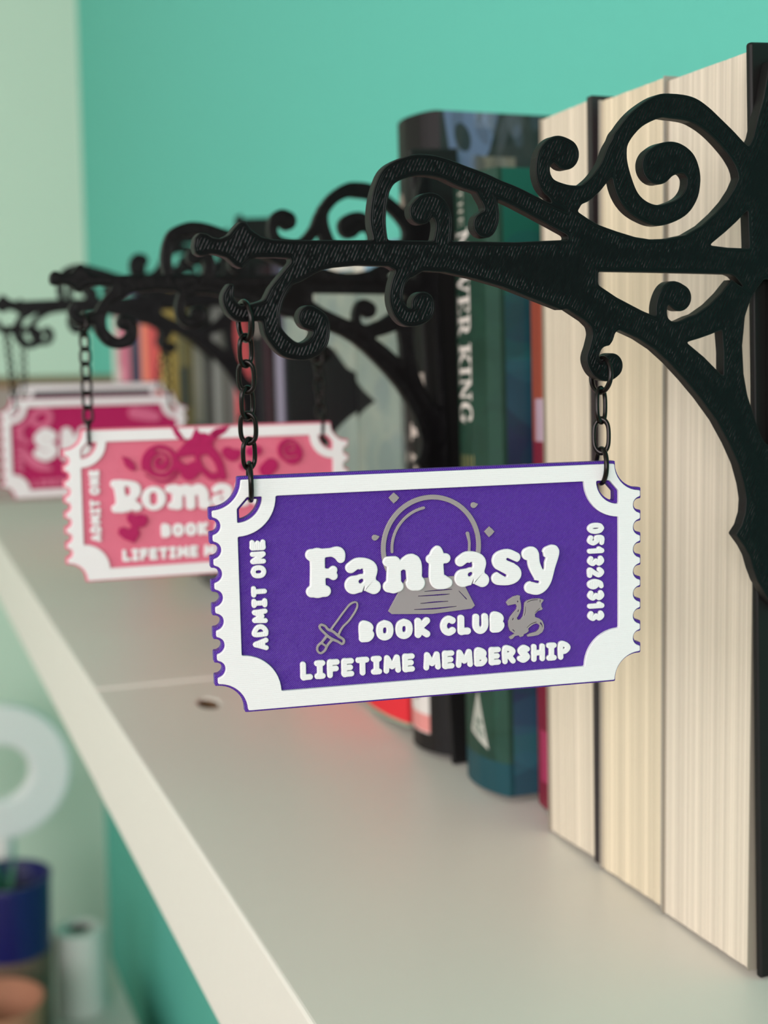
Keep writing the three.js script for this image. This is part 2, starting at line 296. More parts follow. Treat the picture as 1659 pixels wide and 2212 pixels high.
// ---------------------------------------------------------------- materials
const plasterBump = dataTex(256, 256, (i, j) => 0.5 + 0.5 * (vnoise(i / 6, j / 6) - 0.5) + 0.3 * (vnoise(i / 2.3, j / 2.3) - 0.5));
const M = {
  teal: std(lin(0.125, 0.56, 0.46), 0.75, { bumpMap: tiled(plasterBump, 0.12), bumpScale: 0.0003 }),
  mint: std(lin(0.66, 0.80, 0.67), 0.8, { bumpMap: tiled(plasterBump, 0.12), bumpScale: 0.0003 }),
  cream: std(lin(0.75, 0.74, 0.68), 0.85),
  oak: std(lin(0.3, 0.2, 0.12), 0.55),
  frame: std(lin(0.8, 0.8, 0.78), 0.4),
  glass: new THREE.MeshPhysicalMaterial({ color: 0xffffff, transmission: 1, thickness: 0, roughness: 0.02, ior: 1.45 }),
  shelf: std(lin(0.76, 0.735, 0.67), 0.42, { roughnessMap: tiled(dataTex(256, 256, (i, j) => 0.75 + 0.25 * vnoise(i / 9, j / 9)), 0.07) }),
  particle: std(lin(0.16, 0.09, 0.045), 0.95),
  black: std(lin(0.0075, 0.0075, 0.0085), 0.36),
  chain: std(lin(0.011, 0.008, 0.0075), 0.25, { metalness: 0.6 }),
  darkCloth: std(lin(0.03, 0.018, 0.022), 0.7),
};
// layer lines on the edge walls of the printed parts (uv in metres: v runs along the thickness)
const layerBump = dataTex(8, 128, (i, j) => 0.5 + 0.5 * Math.sin(j / 128 * Math.PI * 2 * 5));
const lines45 = dataTex(1024, 1024, (i, j) => {
  const a = (i - j) / 1024 * 44, b = (i + j) / 1024, w = 0.5 + 0.5 * Math.cos(a * 2 * Math.PI);
  return 0.25 + 0.55 * Math.pow(w, 0.7) * (0.75 + 0.25 * vnoise(i / 30, j / 30)) + 0.3 * (vnoise((i + j) / 5, Math.round(a) * 3.7) - 0.5) * vnoise(i / 80, j / 80 + 9);
});
const whiteLines = dataTex(512, 512, (i, j) => 0.5 + 0.22 * Math.sin(j / 512 * Math.PI * 2 * 40 + 1.2 * vnoise(i / 60, j / 60)) + 0.4 * (vnoise(i / 7, j / 7) - 0.5));
const printed = (r, g, b, rough = 0.38, bump = 0.00016) => new THREE.MeshPhysicalMaterial({ specularIntensity: 0.55, color: lin(r, g, b), roughness: rough, bumpMap: tiled(lines45, 0.02), bumpScale: bump });
const P = {
  white: std(lin(0.79, 0.785, 0.80), 0.42, { bumpMap: tiled(whiteLines, 0.018), bumpScale: 0.00004 }),
  purple: printed(0.085, 0.022, 0.325, 0.25, 0.00022),
  lilacGrey: std(lin(0.30, 0.265, 0.275), 0.4),
  pink: printed(0.74, 0.165, 0.255, 0.42),
  magenta: printed(0.44, 0.003, 0.10, 0.42),
  rosePink: std(lin(0.62, 0.13, 0.25), 0.45),
  slate: printed(0.1, 0.1, 0.11, 0.45),
};

// ---------------------------------------------------------------- the room
const XB = 0.26, XL = -2.4, ZE = -2.03, YF = -1.3, YC = 1.25, ZN = WIN.z, TH = 0.12;
struct('floor', bx(XB - XL + 2 * TH, TH, ZN - ZE + 2 * TH, (XB + XL) / 2, YF - TH / 2, (ZN + ZE) / 2), M.oak);
struct('ceiling', bx(XB - XL + 2 * TH, TH, ZN - ZE + 2 * TH, (XB + XL) / 2, YC + TH / 2, (ZN + ZE) / 2), M.cream);
struct('wall_back', bx(TH, YC - YF, ZN - ZE + 2 * TH, XB + TH / 2, (YC + YF) / 2, (ZN + ZE) / 2), M.teal);
struct('wall_end', bx(XB - XL, YC - YF, TH, (XB + XL) / 2, (YC + YF) / 2, ZE - TH / 2), M.mint);
{ // added out of frame: dark slab keeping teal wall reflections off the brackets
  const wood = std(lin(0.05, 0.032, 0.022), 0.5), h = 2.02, zc = 0.87, w = 0.82, t = 0.03;
  const door = struct('added_door_1', bx(t, h, w, XB - t / 2 - 0.004, YF + h / 2 + 0.005, zc, 0.002), wood), x = XB - t - 0.006;
  for (const s of [-1, 1]) for (const [a, b] of [[0.12, 0.85], [0.98, 1.9]]) part('added_door_panel', bx(0.012, b - a, w / 2 - 0.13, x, YF + (a + b) / 2, zc + s * (w / 4 - 0.02), 0.004), wood, door);
  part('added_door_handle', new THREE.CylinderGeometry(0.009, 0.009, 0.11, 20).rotateX(Math.PI / 2).translate(x - 0.035, YF + 1.0, zc + w / 2 - 0.09), M.chain, door);
  struct('added_trim_1', mergeGeometries([bx(0.02, h + 0.06, 0.05, XB - 0.01, YF + (h + 0.06) / 2, zc - w / 2 - 0.026), bx(0.02, h + 0.06, 0.05, XB - 0.01, YF + (h + 0.06) / 2, zc + w / 2 + 0.026), bx(0.02, 0.05, w, XB - 0.01, YF + h + 0.035, zc)]), wood);  // casing that goes with the added dark slab
}
// a wall in the plane z = 0, u from a to b, thickness outwards, with one opening out of view, then turned into place
function unseenWindowWall(name, number, a, b, w, place) {
  const m = TH / 2, W = w[1] - w[0], H = w[3] - w[2], uc = (w[0] + w[1]) / 2, yc = (w[2] + w[3]) / 2, f = [];
  const g = [bx(w[0] - a, YC - YF, TH, (w[0] + a) / 2, (YC + YF) / 2, m), bx(b - w[1], YC - YF, TH, (w[1] + b) / 2, (YC + YF) / 2, m), bx(W, w[2] - YF, TH, uc, (w[2] + YF) / 2, m), bx(W, YC - w[3], TH, uc, (w[3] + YC) / 2, m)];
  struct(name, place(mergeGeometries(g)), M.cream);
  for (const s of [-1, 1]) f.push(bx(0.05, H, 0.06, uc + s * (W / 2 - 0.025), yc, m), bx(W - 0.1, 0.05, 0.06, uc, yc + s * (H / 2 - 0.025), m));
  f.push(bx(0.05, H - 0.1, 0.05, uc, yc, m));
  const win = struct('window_' + number, place(mergeGeometries(f)), M.frame);  // never in view, its daylight reaches the tickets and shelf
  for (const s of [-1, 1]) part('pane', place(bx(W / 2 - 0.076, H - 0.1, 0.006, uc + s * (W / 4 - 0.0125), yc, m)), M.glass, win);
}
unseenWindowWall('wall_near', 1, XL, XB, [WIN.x0, WIN.x1, WIN.y0, WIN.y1], (g) => g.translate(0, 0, ZN));
unseenWindowWall('wall_left', 2, ZE - TH, ZN + TH, [WIN2.z0, WIN2.z1, WIN2.y0, WIN2.y1], (g) => g.rotateY(-Math.PI / 2).translate(XL, 0, 0));

// ---------------------------------------------------------------- the shelves
const SEAM = -0.3645, DEPTH = XB, THICK = 0.05;
function shelf(z0, z1, lift, hole, label) {
  const t = thing('wall_shelf', label, 'shelf', [0, 0, (z0 + z1) / 2], 'white wall shelves in a row');
  const zc = (z0 + z1) / 2, r = 0.0012, s = new THREE.Shape();
  s.moveTo(0, -(z1 - zc)); s.lineTo(DEPTH, -(z1 - zc)); s.lineTo(DEPTH, -(z0 - zc)); s.lineTo(0, -(z0 - zc)); s.closePath();
  if (hole) { const p = new THREE.Path(); p.absellipse(hole[0], -(hole[1] - zc), hole[2], hole[2] * 1.9, 0, 2 * Math.PI, true); s.holes.push(p); }
  const g = new THREE.ExtrudeGeometry(s, { depth: THICK - 2 * r, bevelEnabled: true, bevelThickness: r, bevelSize: r, bevelOffset: -r, bevelSegments: 3, curveSegments: 24 });
  g.rotateX(-Math.PI / 2).translate(0, -THICK + r + lift, 0);
  part('board', toCreasedNormals(g, 0.25), M.shelf, t);
  if (hole) {
    const lining = new THREE.LatheGeometry([[0, -0.014], [hole[2] - 0.0001, -0.014], [hole[2] - 0.0001, -0.0006]].map(([a, b]) => new THREE.Vector2(a + 1e-5, b)), 32).scale(1, 1, 1.9).translate(hole[0], lift, hole[1] - zc);
    part('screw_hole', lining, Object.assign(M.particle, { side: THREE.DoubleSide }), t, 'raw chipboard screw hole');
  }
  return t;
}
shelf(SEAM + 0.0003, 0.40, 0, [0.0455, -0.3215, 0.0047], 'near white wall shelf below the purple ticket, with a small drilled hole');
shelf(-1.46, SEAM - 0.0003, 0.0005, null, 'farther white wall shelf butted on beyond the thin seam, under the pink tickets');

// ---------------------------------------------------------------- scroll brackets
const softenNotches = (f, a) => { // rounds sharp corners of a traced field
  const { nx, ny } = f; let src = f.f;
  for (let n = 0; n < a; n++) { const d = src.slice(); for (let j = 1; j < ny - 1; j++) for (let i = 1; i < nx - 1; i++) { const q = j * nx + i; d[q] = (src[q] * 4 + src[q - 1] + src[q + 1] + src[q - nx] + src[q + nx]) / 8; } src = d; }
  return { ...f, f: src };
};
const BX = 0.117, ZARM = 0.0015;
const armField = field(BRACKET, 0.14, 0.5, 2);
const armGeometry = plate(null, -3.3, 0, 0.22, { raw: softenNotches(armField, 10), tol: 0.015 });
const armBump = (() => {
  const { f, nx, ny, x0, y0, res } = armField, W = 1700, H = Math.round(1700 * ny / nx);
  const get = (x, y) => { const i = Math.max(0, Math.min(nx - 2, Math.floor(x))), j = Math.max(0, Math.min(ny - 2, Math.floor(y))), u = x - i, v = y - j; return (f[j * nx + i] * (1 - u) + f[j * nx + i + 1] * u) * (1 - v) + (f[(j + 1) * nx + i] * (1 - u) + f[(j + 1) * nx + i + 1] * u) * v; };
  const t = dataTex(W, H, (i, j) => {
    const d = -get(i / W * (nx - 1), j / H * (ny - 1)), x = x0 + i / W * (nx - 1) * res, y = y0 + j / H * (ny - 1) * res;
    if (d < 0.95) return 0.62 - 0.5 * Math.exp(-(((d - 0.5) / 0.09) ** 2)) - 0.6 * Math.exp(-(((d - 0.93) / 0.12) ** 2)) + 0.08 * (vnoise(x * 5, y * 5) - 0.5);
    const far = Math.min(1, Math.max(0, (4.2 - d) / 1.6)), q = x * 0.9 - y * 0.42 + 0.18 * (vnoise(x * 0.8, y * 0.8) - 0.5);
    const ridge = Math.pow(0.5 + 0.5 * Math.cos(q / 0.72 * 2 * Math.PI), 1.4), fine = 0.5 + 0.5 * Math.cos(q / 0.36 * 2 * Math.PI);
    return 0.2 + (0.8 * ridge * far + 0.35 * fine * (1 - far)) * (0.25 + 1.1 * vnoise(x * 2.2 + 40, y * 1.4)) + 0.1 * (vnoise(x * 6, y * 6) - 0.5);
  });
  const mx = (nx - 1) * res / 1000, my = (ny - 1) * res / 1000;
  t.wrapS = t.wrapT = THREE.ClampToEdgeWrapping; t.repeat.set(1 / mx, 1 / my); t.offset.set(-x0 / 1000 / mx, -y0 / 1000 / my); return t;
})();
const plastic = (c, r, s, extra = {}) => new THREE.MeshPhysicalMaterial({ color: c, roughness: r, specularIntensity: s, ...extra });
const armMaterial = [plastic(lin(0.0036, 0.003, 0.0038), 0.3, 0.3, { bumpMap: armBump, bumpScale: 0.00016 }), plastic(lin(0.007, 0.0065, 0.0065), 0.5, 0.5)];
function makeBracket(label) {
  const t = thing('scroll_bracket', label, 'bracket', [BX, 0, 0], 'black scroll brackets hanging the ticket signs');
  part('scroll_arm', armGeometry, armMaterial, t);
  part('upright_bar', bx(0.02, 0.2385, 0.0022, 0.01, 0.11925, 0, 0.0008), armMaterial[1], t).rotation.z = 0.05;
  t.children[1].position.set(0.0004, 0.0005, -0.0044);
  return t;
}
const bracket = makeBracket('nearest black scroll bracket, sharp, holding the purple ticket');
const brackets = [bracket];
for (const [x, z, yaw, roll, pitch, label] of [
  [0.1135, -0.193, 0.05, 0, -0.055, 'second black scroll bracket, blurred, holding the pink rose ticket'],
  [0.1195, -0.464, 0, 0.03, -0.05, 'third black scroll bracket, holding the dark magenta ticket'],
  [0.140, -0.5735, 0, 0.03, -0.05, 'farthest black scroll bracket, mostly hidden, holding the dark grey ticket'],
]) {
  const c = bracket.clone(); c.name = numbered('scroll_bracket'); scene.add(c);
  c.position.set(x, 0, z); c.rotation.set(pitch, yaw, 0, 'YXZ'); c.userData.label = label; c.children[0].rotation.z = roll; c.children[1].rotation.y = -yaw;
  if (z < -0.3) c.children[1].scale.y = 0.975;
  brackets.push(c);
}
scene.updateMatrixWorld(true);

// ---------------------------------------------------------------- ticket signs: white frame face at local z = 0, millimetre outlines
const ticketOps = () => {
  const o = [['p', [-50, -25.6, 50, -25.6, 50, 25.6, -50, 25.6]]];
  for (const [sx, sy] of [[-1, 1], [1, 1], [-1, -1], [1, -1]]) o.push(['S', [50 * sx, 25.6 * sy, 6.45, 50.02 * sx, 25.6 * sy, 6.45]]);
  for (let i = -3; i <= 3; i++) for (const s of [-1, 1]) o.push(['S', [s * 50.15, i * 5.27 - 0.05, 1.95, s * 50.16, i * 5.27 - 0.05, 1.95]]);
  return o;
};
const ringCuts = [];
for (const s of [-1, 1]) {
  const arc = (r, a0, a1) => Array.from({ length: 13 }, (_, i) => { const a = a0 + (a1 - a0) * i / 12; return [s * (44.6 - r * Math.cos(a)) * 1, 21.8 - r * Math.sin(a)]; });
  // quarter disc round the panel's upper corner, its outer corner cut parallel to the ticket's own notch
  const pts = [];
  for (let i = 0; i <= 12; i++) { const a = Math.PI / 2 * i / 12; pts.push(s * (44.6 - 5.6 * Math.sin(a)), 21.8 - 5.6 * Math.cos(a)); }
  pts.push(s * 42.3, 21.8, s * 43.4, 20.6, s * 44.6, 19.3);
  ringCuts.push(['P', pts]);
}
const baseGeometry = plate(null, -3.5, -1.05, 0.2, { raw: softenNotches(field([...ticketOps(), ...ringCuts], 0.16, 0, 1.5), 5), level: 0.62, tol: 0.015 });
const frameGeometry = (() => {
  const cut = [];
  const p = [], q = (cx, cy, r, a0, a1) => { for (let i = 0; i <= 12; i++) { const a = a0 + (a1 - a0) * i / 12; p.push(cx + r * Math.cos(a), cy + r * Math.sin(a)); } }, H = Math.PI / 2;
  q(44.6, -21.8, 8.6, Math.PI, H); q(44.6, 21.8, 8.6, 3 * H, Math.PI); q(-44.6, 21.8, 8.6, 0, -H); q(-44.6, -21.8, 8.6, H, 0);
  return plate(null, -1.05, 0, 0.14, { raw: softenNotches(field([...ticketOps(), ['P', p], ...ringCuts], 0.16, 0, 1.5), 4), tol: 0.015 });
})();
// rounded capital letters as strokes in a unit box
const CAPS = {
  A: [0.86, '0,0 .5,1 1,0', '.22,.32 .78,.32'], B: [0.72, '0,0 0,1 .6,1 .92,.78 .6,.53 0,.53', '.6,.53 1,.27 .65,0 0,0'], C: [0.8, '1,.88 .6,1 .18,.85 0,.5 .18,.15 .6,0 1,.12'], D: [0.82, '0,0 0,1 .5,1 1,.7 1,.3 .5,0 0,0'],
  E: [0.64, '1,1 0,1 0,0 1,0', '0,.5 .85,.5'], F: [0.64, '1,1 0,1 0,0', '0,.5 .85,.5'], H: [0.8, '0,0 0,1', '1,0 1,1', '0,.5 1,.5'], I: [0.5, '0,1 1,1', '0,0 1,0', '.5,0 .5,1'], K: [0.78, '0,0 0,1', '1,1 .05,.46 1,0'],
  L: [0.6, '0,1 0,0 1,0'], M: [1.06, '0,0 .08,1 .5,.3 .92,1 1,0'], N: [0.82, '0,0 0,1 1,0 1,1'], O: [0.92, '.5,1 .12,.86 0,.5 .12,.14 .5,0 .88,.14 1,.5 .88,.86 .5,1'], P: [0.7, '0,0 0,1 .6,1 1,.74 .6,.47 0,.47'],
  R: [0.76, '0,0 0,1 .6,1 1,.76 .6,.5 0,.5', '.45,.5 1,0'], S: [0.72, '1,.86 .55,1 .08,.8 .3,.56 .8,.44 1,.2 .5,0 0,.14'], T: [0.74, '0,1 1,1', '.5,1 .5,0'], U: [0.8, '0,1 0,.3 .3,0 .7,0 1,.3 1,1'],
  0: [0.72, '.5,1 .12,.84 0,.5 .12,.16 .5,0 .88,.16 1,.5 .88,.84 .5,1'], 1: [0.42, '0,.78 .6,1 .6,0'], 2: [0.66, '0,.8 .5,1 1,.76 .6,.4 0,0 1,0'], 3: [0.62, '0,.9 .55,1 1,.76 .5,.52 1,.26 .55,0 0,.1'], 5: [0.64, '1,1 .1,1 .05,.56 .6,.6 1,.3 .6,0 0,.1'], 6: [0.66, '.9,.95 .35,.85 .02,.4 .3,.02 .75,.02 1,.3 .7,.56 .1,.42'],
};
const ANGULAR = 'AEFHIKLMNT1';
const letterCache = {};
function lettering(t, name, text, x0, x1, y0, h, r, material, front = -0.15, turn = 0, at = [0, 0]) {
  // along x from x0 to x1 on the line y0, then the whole line turned about `at`
  const line = new THREE.Group(); line.name = name; line.position.set(at[0] / 1000, at[1] / 1000, 0); line.rotation.z = turn; t.add(line);
  const gap = 0.55 * r, raw = [...text].map((c) => c === ' ' ? 0.35 * h : CAPS[c][0] * (h - 2 * r) + 2 * r), sum = raw.reduce((a, b) => a + b, 0) + gap * (text.length - 1), k = (x1 - x0) / sum;
  let x = x0;
  [...text].forEach((c, i) => {
    const w = raw[i] * k;
    if (c !== ' ') {
      const key = [c, w.toFixed(2), h, r, front].join();
      letterCache[key] ??= plate(CAPS[c].slice(1).map((s) => {
        const p = s.split(' ').map((q) => q.split(',').map(Number)), pts = [];
        const dense = ANGULAR.includes(c) || p.length < 3 ? p.flatMap((q, n) => n ? [0.34, 0.67, 1].map((u) => [p[n - 1][0] + (q[0] - p[n - 1][0]) * u, p[n - 1][1] + (q[1] - p[n - 1][1]) * u]) : [q]) : p;
        for (const q of dense) pts.push(r + q[0] * (w - 2 * r), r + q[1] * (h - 2 * r), r);
        return ['s', pts];
      }), -1.1, front, Math.min(0.22, r * 0.4), { res: 0.08, k: 0.15 });
      const m = part('letter', letterCache[key], material, line); m.position.set(x / 1000, y0 / 1000, 0);
    }
    x += w + gap * k;
  });
  return line;
}
function title(t, name, glyphs, material, front = 0) {
  const line = new THREE.Group(); line.name = name; t.add(line);
  for (const [g, dx, dy = 0] of glyphs) { const m = part('letter', letterCache['title' + g] ??= plate(ART[g], -1.1, front, 0.28, { res: 0.1, k: 0.25 }), material, line); m.position.set(dx / 1000, dy / 1000, 0); }
  return line;
}
const relief = (t, name, ops, material, front = -0.55, label) => part(name, plate(ops, -1.1, front, 0.1, { res: 0.09, k: 0.2 }), material, t, label);
function poseTicket(t, x, y, z, yaw, roll, pitch) { t.position.set(x - 0.0963, y + 0.1726, z + 0.28); t.rotation.set(pitch, yaw, roll, 'YXZ'); }
function makeTicket(label, base) {
  const t = thing('ticket_sign', label, 'sign', [0, 0, 0], 'hanging ticket shaped genre signs');
  part('base_plate', baseGeometry, base, t); part('frame', frameGeometry, P.white, t, 'white raised frame');
  return t;
}
function commonText(t, mat, serial) {
  lettering(t, 'side_lettering', 'ADMIT ONE', -12.4, 12.3, -3.5, 3.5, 0.56, mat, -0.15, Math.PI / 2, [-42.0, 0]);
  lettering(t, 'club_lettering', 'BOOK CLUB', -18, 16.4, -12.2, 4.7, 0.82, mat);
  lettering(t, 'membership_lettering', 'LIFETIME MEMBERSHIP', -31.6, 32.6, -19.85, 4.25, 0.66, mat);
  if (serial) lettering(t, 'serial_lettering', serial, -12.0, 11.2, 0, 4.2, 0.6, mat, -0.15, -Math.PI / 2, [36.9, 0]);
}
// --- purple ticket
const ticket1 = makeTicket('sharp purple and white ticket sign with a crystal ball, in front of all the others', P.purple);
poseTicket(ticket1, 0.1191, -0.0583, -0.28, -0.1191, 0.0102, -0.022);
title(ticket1, 'title_lettering', [['F', 0], ['a', 0], ['n', 0], ['t', 0], ['a', 25.54], ['s', 0], ['y', 0]], P.white);
commonText(ticket1, P.white, '051326313');
{
  const ring = (cx, cy, rx, ry, a0, a1, r, n = 24) => { const p = []; for (let i = 0; i <= n; i++) { const a = a0 + (a1 - a0) * i / n; p.push(cx + rx * Math.cos(a), cy + ry * Math.sin(a), r); } return ['s', p]; };
  relief(ticket1, 'crystal_ball_relief', [ring(-0.7, 8.4, 11.2, 11.4, -0.5, Math.PI + 0.5, 0.55), ['p', [-6.9, 1.5, 6.3, 1.5, 7.0, -0.8, 9.4, -5.6, 8.6, -6.3, -0.8, -6.9, -10.3, -6.3, -11.1, -5.6, -8.2, -0.6]],
    ['S', [-2.5, -1.6, 0.05, 1.5, -1.5, 0.12, 4, -1.5, 0.05]], ['S', [-4, -2.6, 0.06, 1, -2.6, 0.14, 3.4, -2.6, 0.05]], ['S', [-3.5, -4.3, 0.05, 0, -4.2, 0.13, 3, -4.2, 0.05]], ['S', [-5, -5.6, 0.05, 0, -5.7, 0.16, 5, -5.5, 0.05]], ['S', [5.6, -2, 0.05, 7.4, -4, 0.1]]], P.lilacGrey, -0.5, 'grey crystal ball on a stand');
  relief(ticket1, 'highlight_relief', [ring(-0.7, 8.4, 9.2, 9.2, 1.75, 3.2, 0.32, 14)], P.lilacGrey);
  relief(ticket1, 'highlight_relief', [['s', [7.9, 11.1, 0.42, 8.3, 9, 0.3, 8.2, 6.5, 0.3]]], P.lilacGrey);
  for (const [x, y, r] of [[-9.2, 20, 1.25], [13.1, 11.2, 1.25]]) relief(ticket1, 'sparkle_relief', [['p', [x - r, y + 0.1, x, y + r, x + r, y, x - 0.1, y - r]], ['s', [x, y, r * 0.7, x + 0.01, y, r * 0.7]]], P.lilacGrey);
  for (const [x, y] of [[9.5, 17.5], [-13.7, 11.3]]) relief(ticket1, 'sparkle_relief', [['s', [x - 0.1, y, 0.68, x + 0.15, y, 0.55, x + 0.85, y + 0.2, 0.12]]], P.lilacGrey);
  relief(ticket1, 'sword_relief', ART.sword, P.lilacGrey, -0.5, 'grey outlined sword');
  relief(ticket1, 'dragon_relief', ART.dragon, P.lilacGrey, -0.45, 'grey winged dragon');
}
// --- pink ticket
const ticket2 = makeTicket('blurred pink and white ticket sign with magenta roses and hearts', P.pink);
poseTicket(ticket2, 0.1125, -0.0606, -0.4645, -0.0277, 0.0007, 0);
const arcOps = (cx, cy, rx, ry, a0, a1, r) => { const p = []; for (let i = 0; i <= 14; i++) { const a = (a0 + (a1 - a0) * i / 14) * Math.PI / 180; p.push(cx + rx * Math.cos(a), cy + ry * Math.sin(a), r); } return ['s', p]; };
ART.c = [arcOps(20.2, 1.8, 2.3, 2.6, 45, 315, 1.5)]; ART.e = [arcOps(26.6, 1.8, 2.2, 2.6, 0, 320, 1.45), ['s', [24.6, 1.5, 0.9, 28.6, 1.9, 0.9]]];
title(ticket2, 'title_lettering', [['R', 0], ['o', 0], ['m', 0], ['a', 20.96, -1.16], ['n', 20.96, -1.16], ['c', 0], ['e', 0]], P.white, 0.05);
commonText(ticket2, P.white, null);
relief(ticket2, 'rose_relief', ART.rose, P.magenta, 0.1); relief(ticket2, 'rosebud_relief', ART.rosebud, P.magenta, 0.15); relief(ticket2, 'leaf_relief', ART.leaf, P.magenta, 0.1);
relief(ticket2, 'leaf_relief', ART.spray, P.magenta, 0.3); relief(ticket2, 'leaf_relief', ART.leaves2, P.magenta, 0.1); relief(ticket2, 'rose_relief', ART.rose2, P.magenta, 0.1);
relief(ticket2, 'heart_relief', ART.heart1, P.magenta, 0); relief(ticket2, 'heart_relief', ART.heart2, P.magenta, -0.1);
// --- dark magenta ticket
const ticket3 = makeTicket('dark magenta and white ticket sign with a large letter S, far left', P.magenta);
poseTicket(ticket3, 0.1159, -0.0634, -0.7349, 0.0763, -0.0004, 0);
lettering(ticket3, 'title_lettering', 'SM', -33.4, -3, -7, 17.6, 2.7, P.white, 0);
lettering(ticket3, 'side_lettering', 'ADMIT ONE', -12.4, 12.3, -3.5, 3.5, 0.62, P.rosePink, -0.15, Math.PI / 2, [-42.2, 0]);
lettering(ticket3, 'membership_lettering', 'LIFETIME MEMBERSHIP', -34.6, 32.6, -20.6, 4.4, 0.74, P.rosePink);
relief(ticket3, 'ring_relief', [['s', [-27.9, 20, 1.5, -32, 18, 1.5, -33.5, 14.8, 1.5, -30.5, 12.2, 1.5, -26, 12.5, 1.5, -24, 16, 1.5, -25, 19.2, 1.5, -27.9, 20, 1.5]]], P.rosePink, -0.4);
relief(ticket3, 'ring_relief', [['s', [-36, 14, 1.2, -39, 11, 1.2, -39, 6, 1.2, -36, 3, 1.2]]], P.rosePink, -0.4);
relief(ticket3, 'crescent_relief', [['s', [-39, 0, 1.2, -36, -5, 2.2, -31, -9, 2.4, -25, -11, 1.2]]], P.rosePink, -0.4);
relief(ticket3, 'oval_relief', [['s', [21, 17, 3.2, 29, 15.5, 3.2, 33, 14.5, 2.4]]], P.rosePink, -0.4);
// --- grey ticket
const ticket4 = makeTicket('farthest ticket sign with a white frame on dark grey, only its top edge showing', P.slate);
poseTicket(ticket4, 0.1345, -0.061, -0.861, 0, 0, 0);

// ---------------------------------------------------------------- chains
const linkShape = (w, h, wire, n = 40) => { // a wire link: two straight sides, two round ends
  const R = (w - wire) / 2, s = (h - wire) / 2 - R, pts = [];
  for (let i = 0; i < n; i++) { const a = i / n * 2 * Math.PI; pts.push(new THREE.Vector3(R * Math.cos(a) * (1 + 0.06 * Math.cos(2 * a)), R * Math.sin(a) + s * Math.tanh(Math.sin(a) * 3), 0)); }
  return new THREE.TubeGeometry(new THREE.CatmullRomCurve3(pts, true), 56, wire / 2, 10, true);
};
const SMALL = { w: 0.0043, h: 0.0066, d: 0.00104 }, BIG = { w: 0.0082, h: 0.0093, d: 0.0012 };
const smallLink = linkShape(SMALL.w, SMALL.h, SMALL.d), bigLink = linkShape(BIG.w, BIG.h, BIG.d);
function chain(a, b, n, label) {
  const t = thing('chain', label, 'chain', [a.x, a.y, a.z], 'thin dark chains holding the tickets');
  const L = a.distanceTo(b), dir = b.clone().sub(a).normalize(), q = new THREE.Quaternion().setFromUnitVectors(new THREE.Vector3(0, -1, 0), dir);
  const holder = new THREE.Group(); holder.quaternion.copy(q); 
  const big = BIG.h - 2 * BIG.d, small = (L - 2 * big) / n, ks = (small + 2 * SMALL.d) / SMALL.h;
  let s = 0;
  const put = (g, len, wire, twist, k = 1) => {
    const m = part('link', g, M.chain, t); const c = dir.clone().multiplyScalar(s + len / 2);
    m.position.copy(c); m.quaternion.copy(q).multiply(new THREE.Quaternion().setFromAxisAngle(new THREE.Vector3(0, 1, 0), twist)); m.scale.y = k; s += len;
  };
  put(bigLink, big, BIG.d, Math.PI / 2 + 0.12);
  for (let i = 0; i < n; i++) put(smallLink, small, SMALL.d, (i % 2 ? -0.62 : 0.5) + 0.15 * (rnd() - 0.5), ks);
  put(bigLink, big, BIG.d, Math.PI / 2 - 0.2);
}
const HOOK_LEFT = [-137.2, 176.9], HOOK_RIGHT = [-51.6, 164.0];
[[ticket1, 'purple ticket', 5, 2], [ticket2, 'pink rose ticket', 6, 3], [ticket3, 'dark magenta ticket', 6, 3], [ticket4, 'dark grey ticket', 6, 3]].forEach(([t, what, nl, nr], i) => {
  t.updateMatrixWorld(true);
  const arm = brackets[i].children[0];
  for (const [h, hx, n, side] of [[HOOK_LEFT, -41.3, nl, 'left'], [HOOK_RIGHT, 41.0, nr, 'right']]) {
    const a = arm.localToWorld(new THREE.Vector3(h[0] / 1000, h[1] / 1000, -0.00165)), b = t.localToWorld(new THREE.Vector3(hx / 1000, 0.0216, -0.0017));
    const len = a.distanceTo(b) - 2 * (BIG.h - 2 * BIG.d), k = Math.max(1, Math.round(len / 0.0047));
    chain(a, b, i ? k : n, (i ? 'thin dark chain' : 'sharp dark chain') + ' holding the ' + side + ' end of the ' + what);
  }
});

// ---------------------------------------------------------------- books
const pageStripe = (seedRow, warm) => dataTex(512, 8, (i) => {
  const n = 0.5 * vnoise(i / 2.2, seedRow) + 0.3 * vnoise(i / 7, seedRow + 5) + 0.35 * vnoise(i / 23, seedRow + 9), k = 0.78 + 0.25 * n;
  return [228 * k, 228 * k * (0.955 - 0.012 * warm), 228 * k * (0.88 - 0.05 * warm)];
}, true);
const pageMats = [0, 1, 2].map((i) => std(0xffffff, 0.9, { map: pageStripe(3.3 + 7 * i, [0.3, 1.3, 0.6][i]) }));
// page edges: a block whose face is a stack of page bundles standing a hair proud of or behind each other
function pageBlock(d, h, t, rough, salt) {
  const n = 44, v = [], idx = [], uv = [], prof = [];
  for (let i = 0; i <= n; i++) { const z = t * i / n, o = rough * (0.7 * vnoise(i * 0.9, salt) + 0.5 * vnoise(i * 0.23, salt + 4)); prof.push([o, z]); }
  prof.push([d, t], [d, 0]);
  const s = new THREE.Shape(prof.map(([x, z]) => new THREE.Vector2(x, -z)));
  const g = new THREE.ExtrudeGeometry(s, { depth: h, bevelEnabled: false }).rotateX(-Math.PI / 2);
  const p = g.attributes.position, u = g.attributes.uv;
  for (let i = 0; i < p.count; i++) u.setXY(i, p.getZ(i) / t, p.getY(i) / h);
  return g;
}
